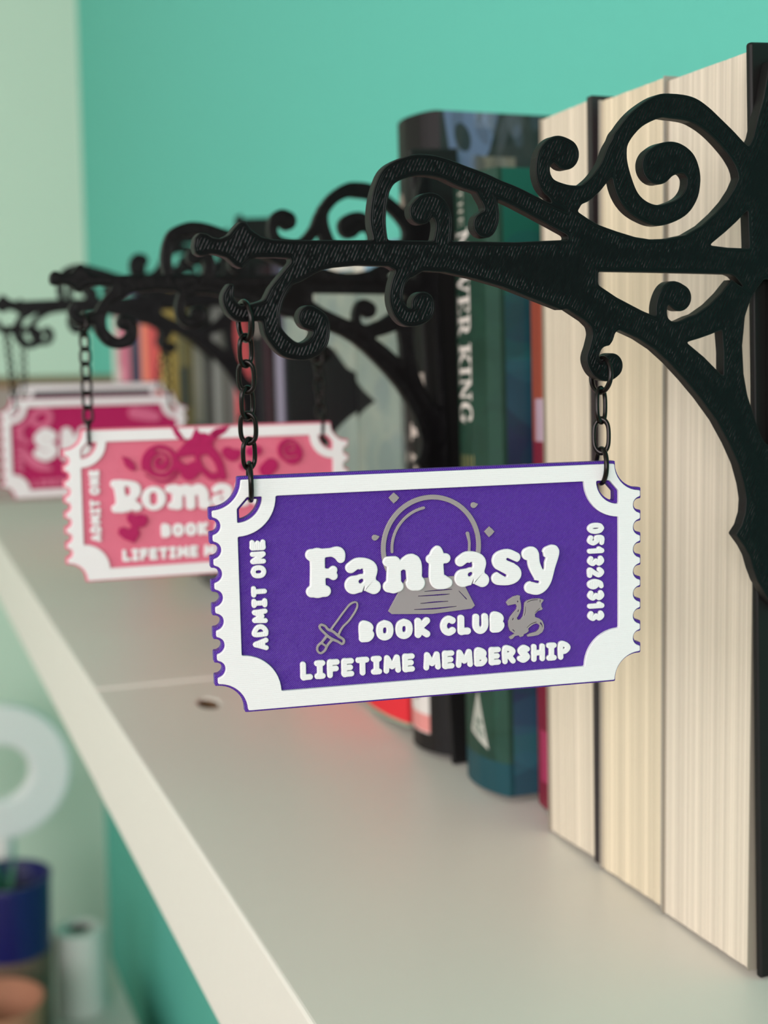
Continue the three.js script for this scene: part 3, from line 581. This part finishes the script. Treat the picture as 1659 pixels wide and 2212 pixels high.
// a book standing on the shelf, its far bottom edge at z0 - t, top leaning away by `lean`; x is the face towards the room
function book(o) {
  const { x, z0, t, h, d = 0.135, lean = 0, board = 0.0022, inset = 0.003, label } = o;
  const b = thing('book', label, 'book', [x, 0.0006, z0 - t], 'books standing in a row on the shelf');
  b.rotation.x = -lean;
  const cover = o.cover, hard = o.hard ? inset : 0.0003;
  if (o.pagesOut) {
    part('page_block', pageBlock(d - 0.004, h - 2 * hard, t - 2 * board - (o.nearCover ? 0.003 : 0), 0.0006, z0 * 100).translate(hard, hard, board), pageMats[o.paper], b, 'cream page edges facing the room');
    part('cover_board', bx(d, h + (o.nearCover ? 0.0012 : 0), o.nearCover ? 0.003 : board, d / 2, h / 2, t - (o.nearCover ? 0.0015 : board / 2)), o.nearCover ?? cover, b);
    part('cover_board', bx(d, h, board, d / 2, h / 2, board / 2), cover, b);
    part('spine', bx(0.0025, h, t, d - 0.001, h / 2, t / 2), cover, b);
    return b;
  }
  const bulge = o.bulge ?? 0.0025, s = new THREE.Shape(), n = 14;
  for (let i = 0; i <= n; i++) { const u = i / n; s.lineTo(bulge * (1 - Math.sin(Math.PI * u) ** 0.7), -t * u); }
  for (let i = n; i >= 0; i--) { const u = i / n; s.lineTo(bulge * (1 - Math.sin(Math.PI * u) ** 0.7) + 0.0018, -t * u); }
  s.curves.shift();
  const g = new THREE.ExtrudeGeometry(new THREE.Shape(s.getPoints()), { depth: h, bevelEnabled: false }).rotateX(-Math.PI / 2), sp = toCreasedNormals(g, 0.9);
  const p = sp.attributes.position, uv = sp.attributes.uv;
  for (let i = 0; i < p.count; i++) uv.setXY(i, p.getZ(i) / t, p.getY(i) / h);
  const mat = o.spine ? new THREE.MeshPhysicalMaterial({ roughness: o.gloss ?? 0.5, specularIntensity: o.gloss ? 0.18 : 0.4, map: o.spine }) : cover;
  part('spine', sp, mat, b);
  const near = bx(d - bulge - 0.0019, h, board, (d + bulge + 0.0019) / 2, h / 2, t - board / 2);
  if (o.art) { const q = near.attributes.position, w = near.attributes.uv; for (let i = 0; i < q.count; i++) w.setXY(i, q.getX(i) / d, q.getY(i) / h); }
  part('cover_board', near, o.art ? std(0xffffff, 0.4, { map: o.art }) : cover, b);
  part('cover_board', bx(d - bulge - 0.0019, h, board, (d + bulge + 0.0019) / 2, h / 2, board / 2), cover, b);
  part('page_block', pageBlock(d - bulge - 0.008, h - 2 * hard, t - 2 * board, 0.0003, z0 * 90).translate(bulge + 0.004, hard, board), pageMats[0], b);
  return b;
}
const plain = (r, g, b, rough = 0.5) => std(lin(r, g, b), rough);
// turned a quarter so that it reads from top to bottom
function downText(c, text, x, y, size, font, fill, spacing = 0) {
  c.save(); c.translate(x, y); c.rotate(Math.PI / 2); c.fillStyle = fill; c.font = font.replace('#', size); c.textAlign = 'left'; c.textBaseline = 'middle';
  let q = 0; for (const ch of text) { c.fillText(ch, q, 0); q += c.measureText(ch).width + spacing; }
  c.restore();
}
const mottled = (c, w, h, n, cols, r0, r1, alpha) => { for (let i = 0; i < n; i++) { c.globalAlpha = alpha * (0.4 + 0.6 * rnd()); c.fillStyle = cols[Math.floor(rnd() * cols.length)]; c.beginPath(); c.ellipse(rnd() * w, rnd() * h, r0 + rnd() * (r1 - r0), (r0 + rnd() * (r1 - r0)) * 1.6, rnd() * 3, 0, 7); c.fill(); } c.globalAlpha = 1; };
const greenSpine = canvasTex(256, 1600, (c, w, h) => {
  c.fillStyle = '#1c392c'; c.fillRect(0, 0, w, h); mottled(c, w, h, 160, ['#173025', '#234336', '#28493d', '#1a3429'], 20, 90, 0.3);
  c.fillStyle = '#5b7f78'; c.globalAlpha = 0.14; c.fillRect(212, 0, 44, h); c.globalAlpha = 1;  // pale strip: highlight on the rounded spine edge, painted in
  downText(c, 'THE', 92, 28, 46, '#px serif', '#cfc9bd', 3);
  c.save(); c.scale(1.6, 1); downText(c, 'NEVER KING', 57, 132, 80, 'bold #px serif', '#e6ddd6', -1); c.restore();
  c.strokeStyle = '#a99b62'; c.lineWidth = 5; for (let i = 0; i < 5; i++) { c.beginPath(); c.moveTo(50 + i * 22, 720); c.quadraticCurveTo(40 + i * 25, 750, 60 + i * 18, 780 + (i % 2) * 20); c.stroke(); }
  c.fillStyle = '#d8a58a'; for (let i = 0; i < 8; i++) { c.beginPath(); c.arc(40 + i * 20, 790 + (i % 3) * 12, 6, 0, 7); c.fill(); }
  downText(c, 'N. ST. CROWE', 110, 900, 62, '#px serif', '#dcd8cf', -6);
  c.strokeStyle = c.fillStyle = '#c9c6bd'; c.lineWidth = 7; c.beginPath(); c.moveTo(134, 1352); c.lineTo(178, 1485); c.lineTo(92, 1455); c.closePath(); c.stroke();
  c.globalAlpha = 0.8; c.fill(); c.globalAlpha = 1; c.fillStyle = '#2b5142'; for (let i = 0; i < 12; i++) c.fillRect(110 + rnd() * 44, 1415 + rnd() * 45, 8, 8);
  c.fillStyle = '#1c454d'; c.fillRect(0, 1515, w, 85);
});
const greenSide = canvasTex(512, 1024, (c, w, h) => {
  c.fillStyle = '#17584a'; c.fillRect(0, 0, w, h); c.fillStyle = '#22344f'; c.fillRect(0, h * 0.3, w, h * 0.25); c.fillStyle = '#1b4a52'; c.fillRect(0, h * 0.55, w, h * 0.3); c.fillStyle = '#2a3f5c'; c.fillRect(0, h * 0.68, w, h * 0.22); c.fillStyle = '#23555f'; c.fillRect(0, h * 0.93, w, h * 0.07);
  mottled(c, w, h, 90, ['#16635a', '#1f3350', '#2c6f78', '#14424a', '#26324a'], 25, 80, 0.35);
});
const blackSpine = canvasTex(256, 1400, (c, w, h) => {
  c.fillStyle = '#151314'; c.fillRect(0, 0, w, h); mottled(c, w, h, 60, ['#1c1918', '#101011', '#201c1a'], 20, 80, 0.4);
  c.fillStyle = '#8f7f74'; c.beginPath(); c.ellipse(90, 190, 26, 34, 0, 0, 7); c.fill(); c.beginPath(); c.ellipse(110, 380, 40, 30, 0, 0, 7); c.fill();
  downText(c, 'NIA', 165, 545, 120, 'bold #px sans-serif', '#cdbfb6', 22);
  c.fillStyle = '#b5aca2'; for (let i = 0; i < 7; i++) { c.beginPath(); c.ellipse(50 + 24 * Math.sin(i * 1.7), 700 + i * 42, 12, 15, 0, 0, 7); c.fill(); }
  c.fillStyle = '#d9d4cf'; c.fillRect(40, 1190, 150, 170); c.fillStyle = '#121614'; c.beginPath(); c.ellipse(115, 1245, 38, 44, 0, 0, 7); c.fill(); c.fillStyle = '#d98d88'; c.fillRect(40, 1318, 150, 40);
});
const blackSide = canvasTex(512, 1024, (c, w, h) => {
  c.fillStyle = '#1c1b1c'; c.fillRect(0, 0, w, h);
  mottled(c, w, h * 0.3, 120, ['#2d2b2c', '#242327', '#3a3634'], 10, 50, 0.5);
  c.scale(0.5, 1); c.fillStyle = '#5d6b88'; c.beginPath(); c.moveTo(70, 0); c.lineTo(250, 0); c.lineTo(215, 60); c.lineTo(130, 130); c.lineTo(95, 90); c.closePath(); c.fill();
  c.fillStyle = '#747f98'; c.fillRect(170, 0, 60, 24); c.fillStyle = '#23262c'; c.beginPath(); c.ellipse(130, 40, 28, 20, 0.5, 0, 7); c.fill();
  c.fillStyle = '#6c665a'; c.fillRect(170, 68, 130, 30); c.fillStyle = '#5c4a3e'; c.fillRect(160, 98, 140, 26); c.fillStyle = '#e6e8f0'; c.fillRect(235, 100, 60, 45);
  mottled(c, w, h * 0.18, 70, ['#55607a', '#2f3036', '#7a7f8c', '#3c3733'], 6, 24, 0.45);
});
// one picture printed across three spines of a set: pale textured ground, a black beaked shape, coloured bands, red foot
const setArt = [0, 1, 2].map((k) => canvasTex(340, 1400, (c, w, h) => {
  c.translate(-k * w, 0); const W = 3 * w;
  c.fillStyle = '#8d9a90'; c.fillRect(0, 0, W, h); mottled(c, W, h * 0.75, 300, ['#7f8f8a', '#a0a79b', '#748686', '#a3a393', '#8a9a93'], 8, 60, 0.4);
  c.fillStyle = '#7fa0b4'; c.fillRect(0, 0, W, 70); c.fillStyle = '#d5d2c6'; c.fillRect(W * 0.5, 20, W * 0.3, 46);
  c.fillStyle = '#0f1013'; c.beginPath(); c.moveTo(0, 250); c.bezierCurveTo(W * 0.2, 340, W * 0.4, 390, W * 0.52, 300); c.lineTo(W * 0.62, 370); c.lineTo(W * 0.86, 455); c.bezierCurveTo(W * 0.65, 500, W * 0.45, 590, W * 0.32, 700); c.lineTo(0, 790); c.closePath(); c.fill();
  c.fillStyle = '#8c6a3f'; c.fillRect(0, 800, W, 20); c.fillStyle = '#a9776b'; c.fillRect(W * 0.4, 770, W * 0.6, 34); c.fillStyle = '#5f9084'; c.fillRect(0, 830, W, 56); c.fillStyle = '#b7bda0'; c.fillRect(0, 886, W, 110); c.fillStyle = '#b0624a'; c.fillRect(W * 0.2, 900, W * 0.5, 34);
  c.fillStyle = '#d8343c'; c.fillRect(0, 985, W, h); c.fillStyle = '#e58a2a'; for (let i = 0; i < 4; i++) { c.beginPath(); c.ellipse(W * (0.18 + 0.24 * i), 1110, 34, 60, 0.3, 0, 7); c.fill(); }
  c.fillStyle = '#f0b9b4'; for (let i = 0; i < 3; i++) c.fillRect(W * (0.27 + 0.25 * i), 1040, 26, 190);
  c.fillStyle = '#8fa48c'; c.fillRect(0, 1390, W, 10);
}));
const simpleSpine = (bg, marks) => canvasTex(128, 768, (c, w, h) => { c.fillStyle = bg; c.fillRect(0, 0, w, h); for (const [col, x, y, ww, hh] of marks) { c.fillStyle = col; c.fillRect(x * w, y * h, ww * w, hh * h); } });

book({ x: 0.1154, z0: -0.0062, t: 0.0418, h: 0.2385, lean: 0.031, pagesOut: true, paper: 0, board: 0.0003, cover: plain(0.28, 0.25, 0.2), label: 'thick book turned pages outward, pinkish cream, right beside the black upright bar' });
book({ x: 0.1154, z0: -0.0482, t: 0.0362, h: 0.2385, lean: 0.034, pagesOut: true, paper: 1, board: 0.0006, cover: plain(0.35, 0.32, 0.27), label: 'middle book turned pages outward, yellower paper, between two paler page blocks' });
book({ x: 0.1154, z0: -0.0848, t: 0.0345, nearCover: plain(0.02, 0.013, 0.015), h: 0.2385, lean: 0.05, pagesOut: true, paper: 2, board: 0.0003, cover: plain(0.28, 0.25, 0.2), label: 'pale book turned pages outward, next to the thin crimson spine' });
book({ x: 0.1235, z0: -0.1195, t: 0.0275, h: 0.187, lean: 0.055, cover: plain(0.2, 0.02, 0.035), spine: simpleSpine('#7d2437', [['#9a4a38', 0, 0, 1, 0.3], ['#b9a0b0', 0.2, 0.22, 0.8, 0.08], ['#4a2a2c', 0, 0.4, 1, 0.12], ['#a06a58', 0.3, 0.55, 0.6, 0.12], ['#5a2430', 0, 0.7, 1, 0.06], ['#a8385c', 0.2, 0.85, 0.6, 0.1]]), label: 'short crimson illustrated book, a sliver showing between the page blocks and the green book' });
book({ x: 0.1112, z0: -0.1485, t: 0.037, h: 0.2245, lean: 0.062, hard: true, bulge: 0.004, spine: greenSpine, art: greenSide, cover: plain(0.02, 0.09, 0.08, 0.4), label: 'green book with large white serif capitals running down its spine' });
book({ x: 0.1085, z0: -0.2005, t: 0.0365, h: 0.2515, lean: 0.06, hard: true, bulge: 0.006, spine: blackSpine, art: blackSide, cover: plain(0.012, 0.012, 0.012), label: 'tall black book with a white label low on its spine, beyond the green one' });
book({ x: 0.1100, z0: -0.2405, t: 0.0525, h: 0.204, lean: 0.06, spine: setArt[2], gloss: 0.6, cover: plain(0.3, 0.3, 0.27), label: 'pale green illustrated book with a red foot, beside the tall black book' });
book({ x: 0.1100, z0: -0.294, t: 0.054, h: 0.204, lean: 0.06, spine: setArt[1], gloss: 0.6, cover: plain(0.3, 0.3, 0.27), label: 'illustrated book with the pointed end of a black shape, middle of the pale three' });
book({ x: 0.1100, z0: -0.349, t: 0.055, h: 0.204, lean: 0.06, spine: setArt[0], gloss: 0.6, cover: plain(0.3, 0.3, 0.27), label: 'illustrated book mostly filled by a black shape, farthest of the pale three' });
const lean = 0.058;
book({ x: 0.1115, z0: -0.406, t: 0.020, h: 0.205, lean, spine: simpleSpine('#3c3a48', [['#8a8698', 0.15, 0.2, 0.7, 0.5], ['#8aa070', 0.1, 0.62, 0.8, 0.2]]), cover: plain(0.06, 0.05, 0.08), label: 'lilac grey book with a light green patch, right of the dark maroon one' });
book({ x: 0.1115, z0: -0.427, t: 0.020, h: 0.204, lean, spine: simpleSpine('#1f1318', [['#3a1c28', 0.3, 0.1, 0.4, 0.6]]), cover: M.darkCloth, label: 'tall dark maroon book behind the near chain' });
book({ x: 0.1115, z0: -0.4475, t: 0.0145, h: 0.204, lean, spine: simpleSpine('#141416', [['#c2b8ae', 0.2, 0.12, 0.5, 0.07], ['#2b2b30', 0.25, 0.3, 0.5, 0.4]]), cover: plain(0.012, 0.012, 0.014), label: 'tall black book with a small pale mark near the top of its spine' });
book({ x: 0.1115, z0: -0.4705, t: 0.045, h: 0.2, lean, spine: simpleSpine('#d8505a', [['#e87078', 0, 0.3, 1, 0.06], ['#2a2024', 0.1, 0.44, 0.8, 0.06], ['#f08a8a', 0.1, 0.6, 0.8, 0.14]]), cover: plain(0.6, 0.08, 0.09), label: 'coral pink book seen through the second bracket' });
book({ x: 0.1115, z0: -0.5165, t: 0.052, h: 0.198, lean, spine: simpleSpine('#6d6d6c', [['#8a8a88', 0.1, 0.1, 0.3, 0.8], ['#55534f', 0.6, 0.1, 0.3, 0.8]]), cover: plain(0.15, 0.15, 0.15), label: 'mid grey book left of the coral one' });
book({ x: 0.1115, z0: -0.5815, t: 0.042, h: 0.196, lean, spine: simpleSpine('#4b4a48', [['#77736a', 0.15, 0.15, 0.6, 0.3], ['#2a2520', 0.1, 0.5, 0.8, 0.1]]), cover: plain(0.07, 0.065, 0.06), label: 'dark grey book left of the mid grey one' });
book({ x: 0.1115, z0: -0.626, t: 0.045, h: 0.198, lean, spine: simpleSpine('#5a4f26', [['#1c1712', 0.1, 0.28, 0.8, 0.14], ['#8a7a38', 0.1, 0.5, 0.6, 0.3]]), cover: plain(0.1, 0.075, 0.02), label: 'dark olive book with a black band, right of the mustard one' });
book({ x: 0.1115, z0: -0.672, t: 0.060, h: 0.198, lean, spine: simpleSpine('#8a7430', [['#b9a050', 0.1, 0.1, 0.5, 0.3], ['#6a5a2a', 0.3, 0.55, 0.6, 0.25]]), cover: plain(0.25, 0.18, 0.04), label: 'mustard yellow book beside the coral red one' });
book({ x: 0.1115, z0: -0.733, t: 0.075, h: 0.2, lean, spine: simpleSpine('#e0604e', [['#f08a70', 0.1, 0.1, 0.35, 0.8], ['#c8404a', 0.6, 0.1, 0.3, 0.8]]), cover: plain(0.65, 0.13, 0.08), label: 'bright coral red book, widest of the far colourful spines' });
book({ x: 0.1115, z0: -0.809, t: 0.045, h: 0.196, lean, spine: simpleSpine('#3a3560', [['#1b1a33', 0.2, 0.1, 0.6, 0.35], ['#7a6aa0', 0.2, 0.6, 0.6, 0.3]]), cover: plain(0.05, 0.04, 0.12), label: 'navy and violet book between the coral red and the pink one' });
book({ x: 0.1115, z0: -0.855, t: 0.055, h: 0.194, lean, spine: simpleSpine('#c56a85', [['#e0a0b0', 0.1, 0.3, 0.5, 0.4]]), cover: plain(0.45, 0.13, 0.2), label: 'dusty pink book, last but one in the far row' });
book({ x: 0.1115, z0: -0.911, t: 0.020, h: 0.185, lean, spine: simpleSpine('#b8c0b4', [['#d8d8d0', 0.2, 0.1, 0.5, 0.8]]), cover: plain(0.5, 0.52, 0.48), label: 'slim pale book, last of the far row' });

// ---------------------------------------------------------------- things on and below the far end
{
  const t = thing('wooden_box', 'low brown wooden box at the far end of the shelf, its rim behind the tickets', 'box', [0.118, 0.0006, -1.2]);
  const w = 0.235, d = 0.16, h = 0.112, k = 0.008, pale = plain(0.32, 0.27, 0.24, 0.7);
  const wood = std(lin(0.27, 0.15, 0.07), 0.6);
  part('side', bx(w, h, k, 0, h / 2, d / 2, 0.001), pale, t); part('side', bx(w, h, k, 0, h / 2, -d / 2, 0.001), pale, t);
  part('side', bx(k, h, d - k, -w / 2 + k / 2, h / 2, 0, 0.001), pale, t); part('side', bx(k, h, d - k, w / 2 - k / 2, h / 2, 0, 0.001), pale, t);
  part('bottom', bx(w - 2 * k, k, d - k, 0, k / 2, 0), pale, t);
  part('rim', bx(w, 0.006, d + k, 0, h + 0.003, 0, 0.002), wood, t, 'brown wooden top');
}
{
  const t = thing('shelf_unit', 'low white shelf unit in the corner below, with a dark gap under its top', 'shelf', [0.03, -1.3, -1.53]);
  const white = plain(0.6, 0.6, 0.55), w = 0.37, d = 0.4, h = 0.513;
  part('top_board', bx(w, 0.018, d, 0, h - 0.009, 0, 0.002), white, t); part('side_board', bx(0.018, h - 0.018, d, w / 2 - 0.009, (h - 0.018) / 2, 0, 0.001), white, t);
  part('side_board', bx(0.018, h - 0.018, d, -w / 2 + 0.009, (h - 0.018) / 2, 0, 0.001), white, t); part('shelf_board', bx(w - 0.036, 0.018, d, 0, 0.25, 0, 0.001), white, t); part('back_board', bx(w - 0.036, h - 0.02, 0.006, 0, h / 2 - 0.01, -d / 2 + 0.004), M.black, t);  // black back puts the shade under the top board into its colour
}
const TOP = -0.7868;
{
  const t = thing('paper_roll', 'white paper roll standing on end with a dark hollow core', 'paper roll', [0.148, TOP, -1.58]);
  const H = 0.121, R = 0.036, r = 0.0155;
  part('paper', new THREE.LatheGeometry([[r, 0], [R - 0.002, 0], [R, 0.002], [R, H - 0.003], [R - 0.003, H], [r, H], [r, 0]].map(([a, b]) => new THREE.Vector2(a, b)), 48), plain(0.72, 0.74, 0.7, 0.9), t);
  part('core', new THREE.LatheGeometry([[r - 0.0004, 0.001], [r - 0.0004, H - 0.002], [r - 0.002, H - 0.002], [r - 0.002, 0.001], [r - 0.0004, 0.001]].map(([a, b]) => new THREE.Vector2(a, b)), 40), plain(0.05, 0.04, 0.03, 0.9), t);
}
{
  const t = thing('plant_pot', 'navy blue pot holding green leaves, at the bottom left corner', 'pot', [0.051, TOP, -1.53]), k = 0.93;
  part('pot', new THREE.LatheGeometry([[0, 0], [0.05, 0], [0.053, 0.004], [0.06, 0.225], [0.062, 0.233], [0.057, 0.233], [0.052, 0.19], [0, 0.188]].map(([a, b]) => new THREE.Vector2(a * k + 1e-5, b)), 56), plain(0.006, 0.008, 0.11, 0.4), t);
  part('foot_band', new THREE.LatheGeometry([[0.0515, 0.003], [0.0545, 0.004], [0.0590, 0.13], [0.0575, 0.131]].map(([a, b]) => new THREE.Vector2(a * k, b)), 56), plain(0.16, 0.1, 0.07, 0.6), t, 'brown lower band');
  part('soil', new THREE.CylinderGeometry(0.0515 * k, 0.0515 * k, 0.01, 40).translate(0, 0.195, 0), plain(0.07, 0.055, 0.055, 0.95), t);
  const leaf = new THREE.Shape(); leaf.moveTo(0, 0); leaf.quadraticCurveTo(0.011, 0.02, 0, 0.065); leaf.quadraticCurveTo(-0.011, 0.02, 0, 0);
  const lg = new THREE.ExtrudeGeometry(leaf, { depth: 0.0012, bevelEnabled: true, bevelSize: 0.0004, bevelThickness: 0.0004, bevelSegments: 1, curveSegments: 8 }), green = plain(0.03, 0.2, 0.1, 0.5);
  for (let i = 0; i < 7; i++) { const m = part('leaf', lg, green, t); m.position.set(-0.012 + 0.008 * Math.cos(i * 2.3), 0.198, 0.01 * Math.sin(i * 2.3)); m.rotation.set(0.35 * Math.sin(i * 1.7), i * 0.9, 0.3 * Math.cos(i * 2.1)); m.scale.setScalar(0.75 + 0.35 * rnd()); }
}
{
  const t = thing('terracotta_bowl', 'terracotta brown bowl in front of the navy pot, at the very bottom left', 'bowl', [0.02, TOP, -1.405]);
  part('bowl', new THREE.LatheGeometry([[0, 0], [0.04, 0], [0.046, 0.004], [0.06, 0.11], [0.061, 0.122], [0.057, 0.122], [0.05, 0.07], [0, 0.03]].map(([a, b]) => new THREE.Vector2(a + 1e-5, b)), 48), plain(0.45, 0.2, 0.12, 0.8), t);
}
{
  const t = thing('ring_lamp', 'wide white ring with an open centre near the end wall, at left under the shelf', 'lamp', [0.058, TOP, -1.66]);
  const o = [], R = 0.069, y = 0.335; for (let i = 0; i <= 40; i++) { const a = i / 40 * 2 * Math.PI; o.push(R * 1000 * Math.cos(a), R * 1000 * Math.sin(a), 29); }
  part('ring', plate([['s', o]], -14, 14, 6, { res: 2 }).translate(0, y, 0), plain(0.82, 0.84, 0.84, 0.6), t);
  part('pole', new THREE.CylinderGeometry(0.016, 0.022, y - 0.094, 28).translate(0, (y - 0.094) / 2 + 0.004, 0), M.frame, t);
  part('base', new THREE.CylinderGeometry(0.045, 0.048, 0.012, 40).translate(0, 0.006, 0), M.frame, t);
}

renderer.render(scene, camera);
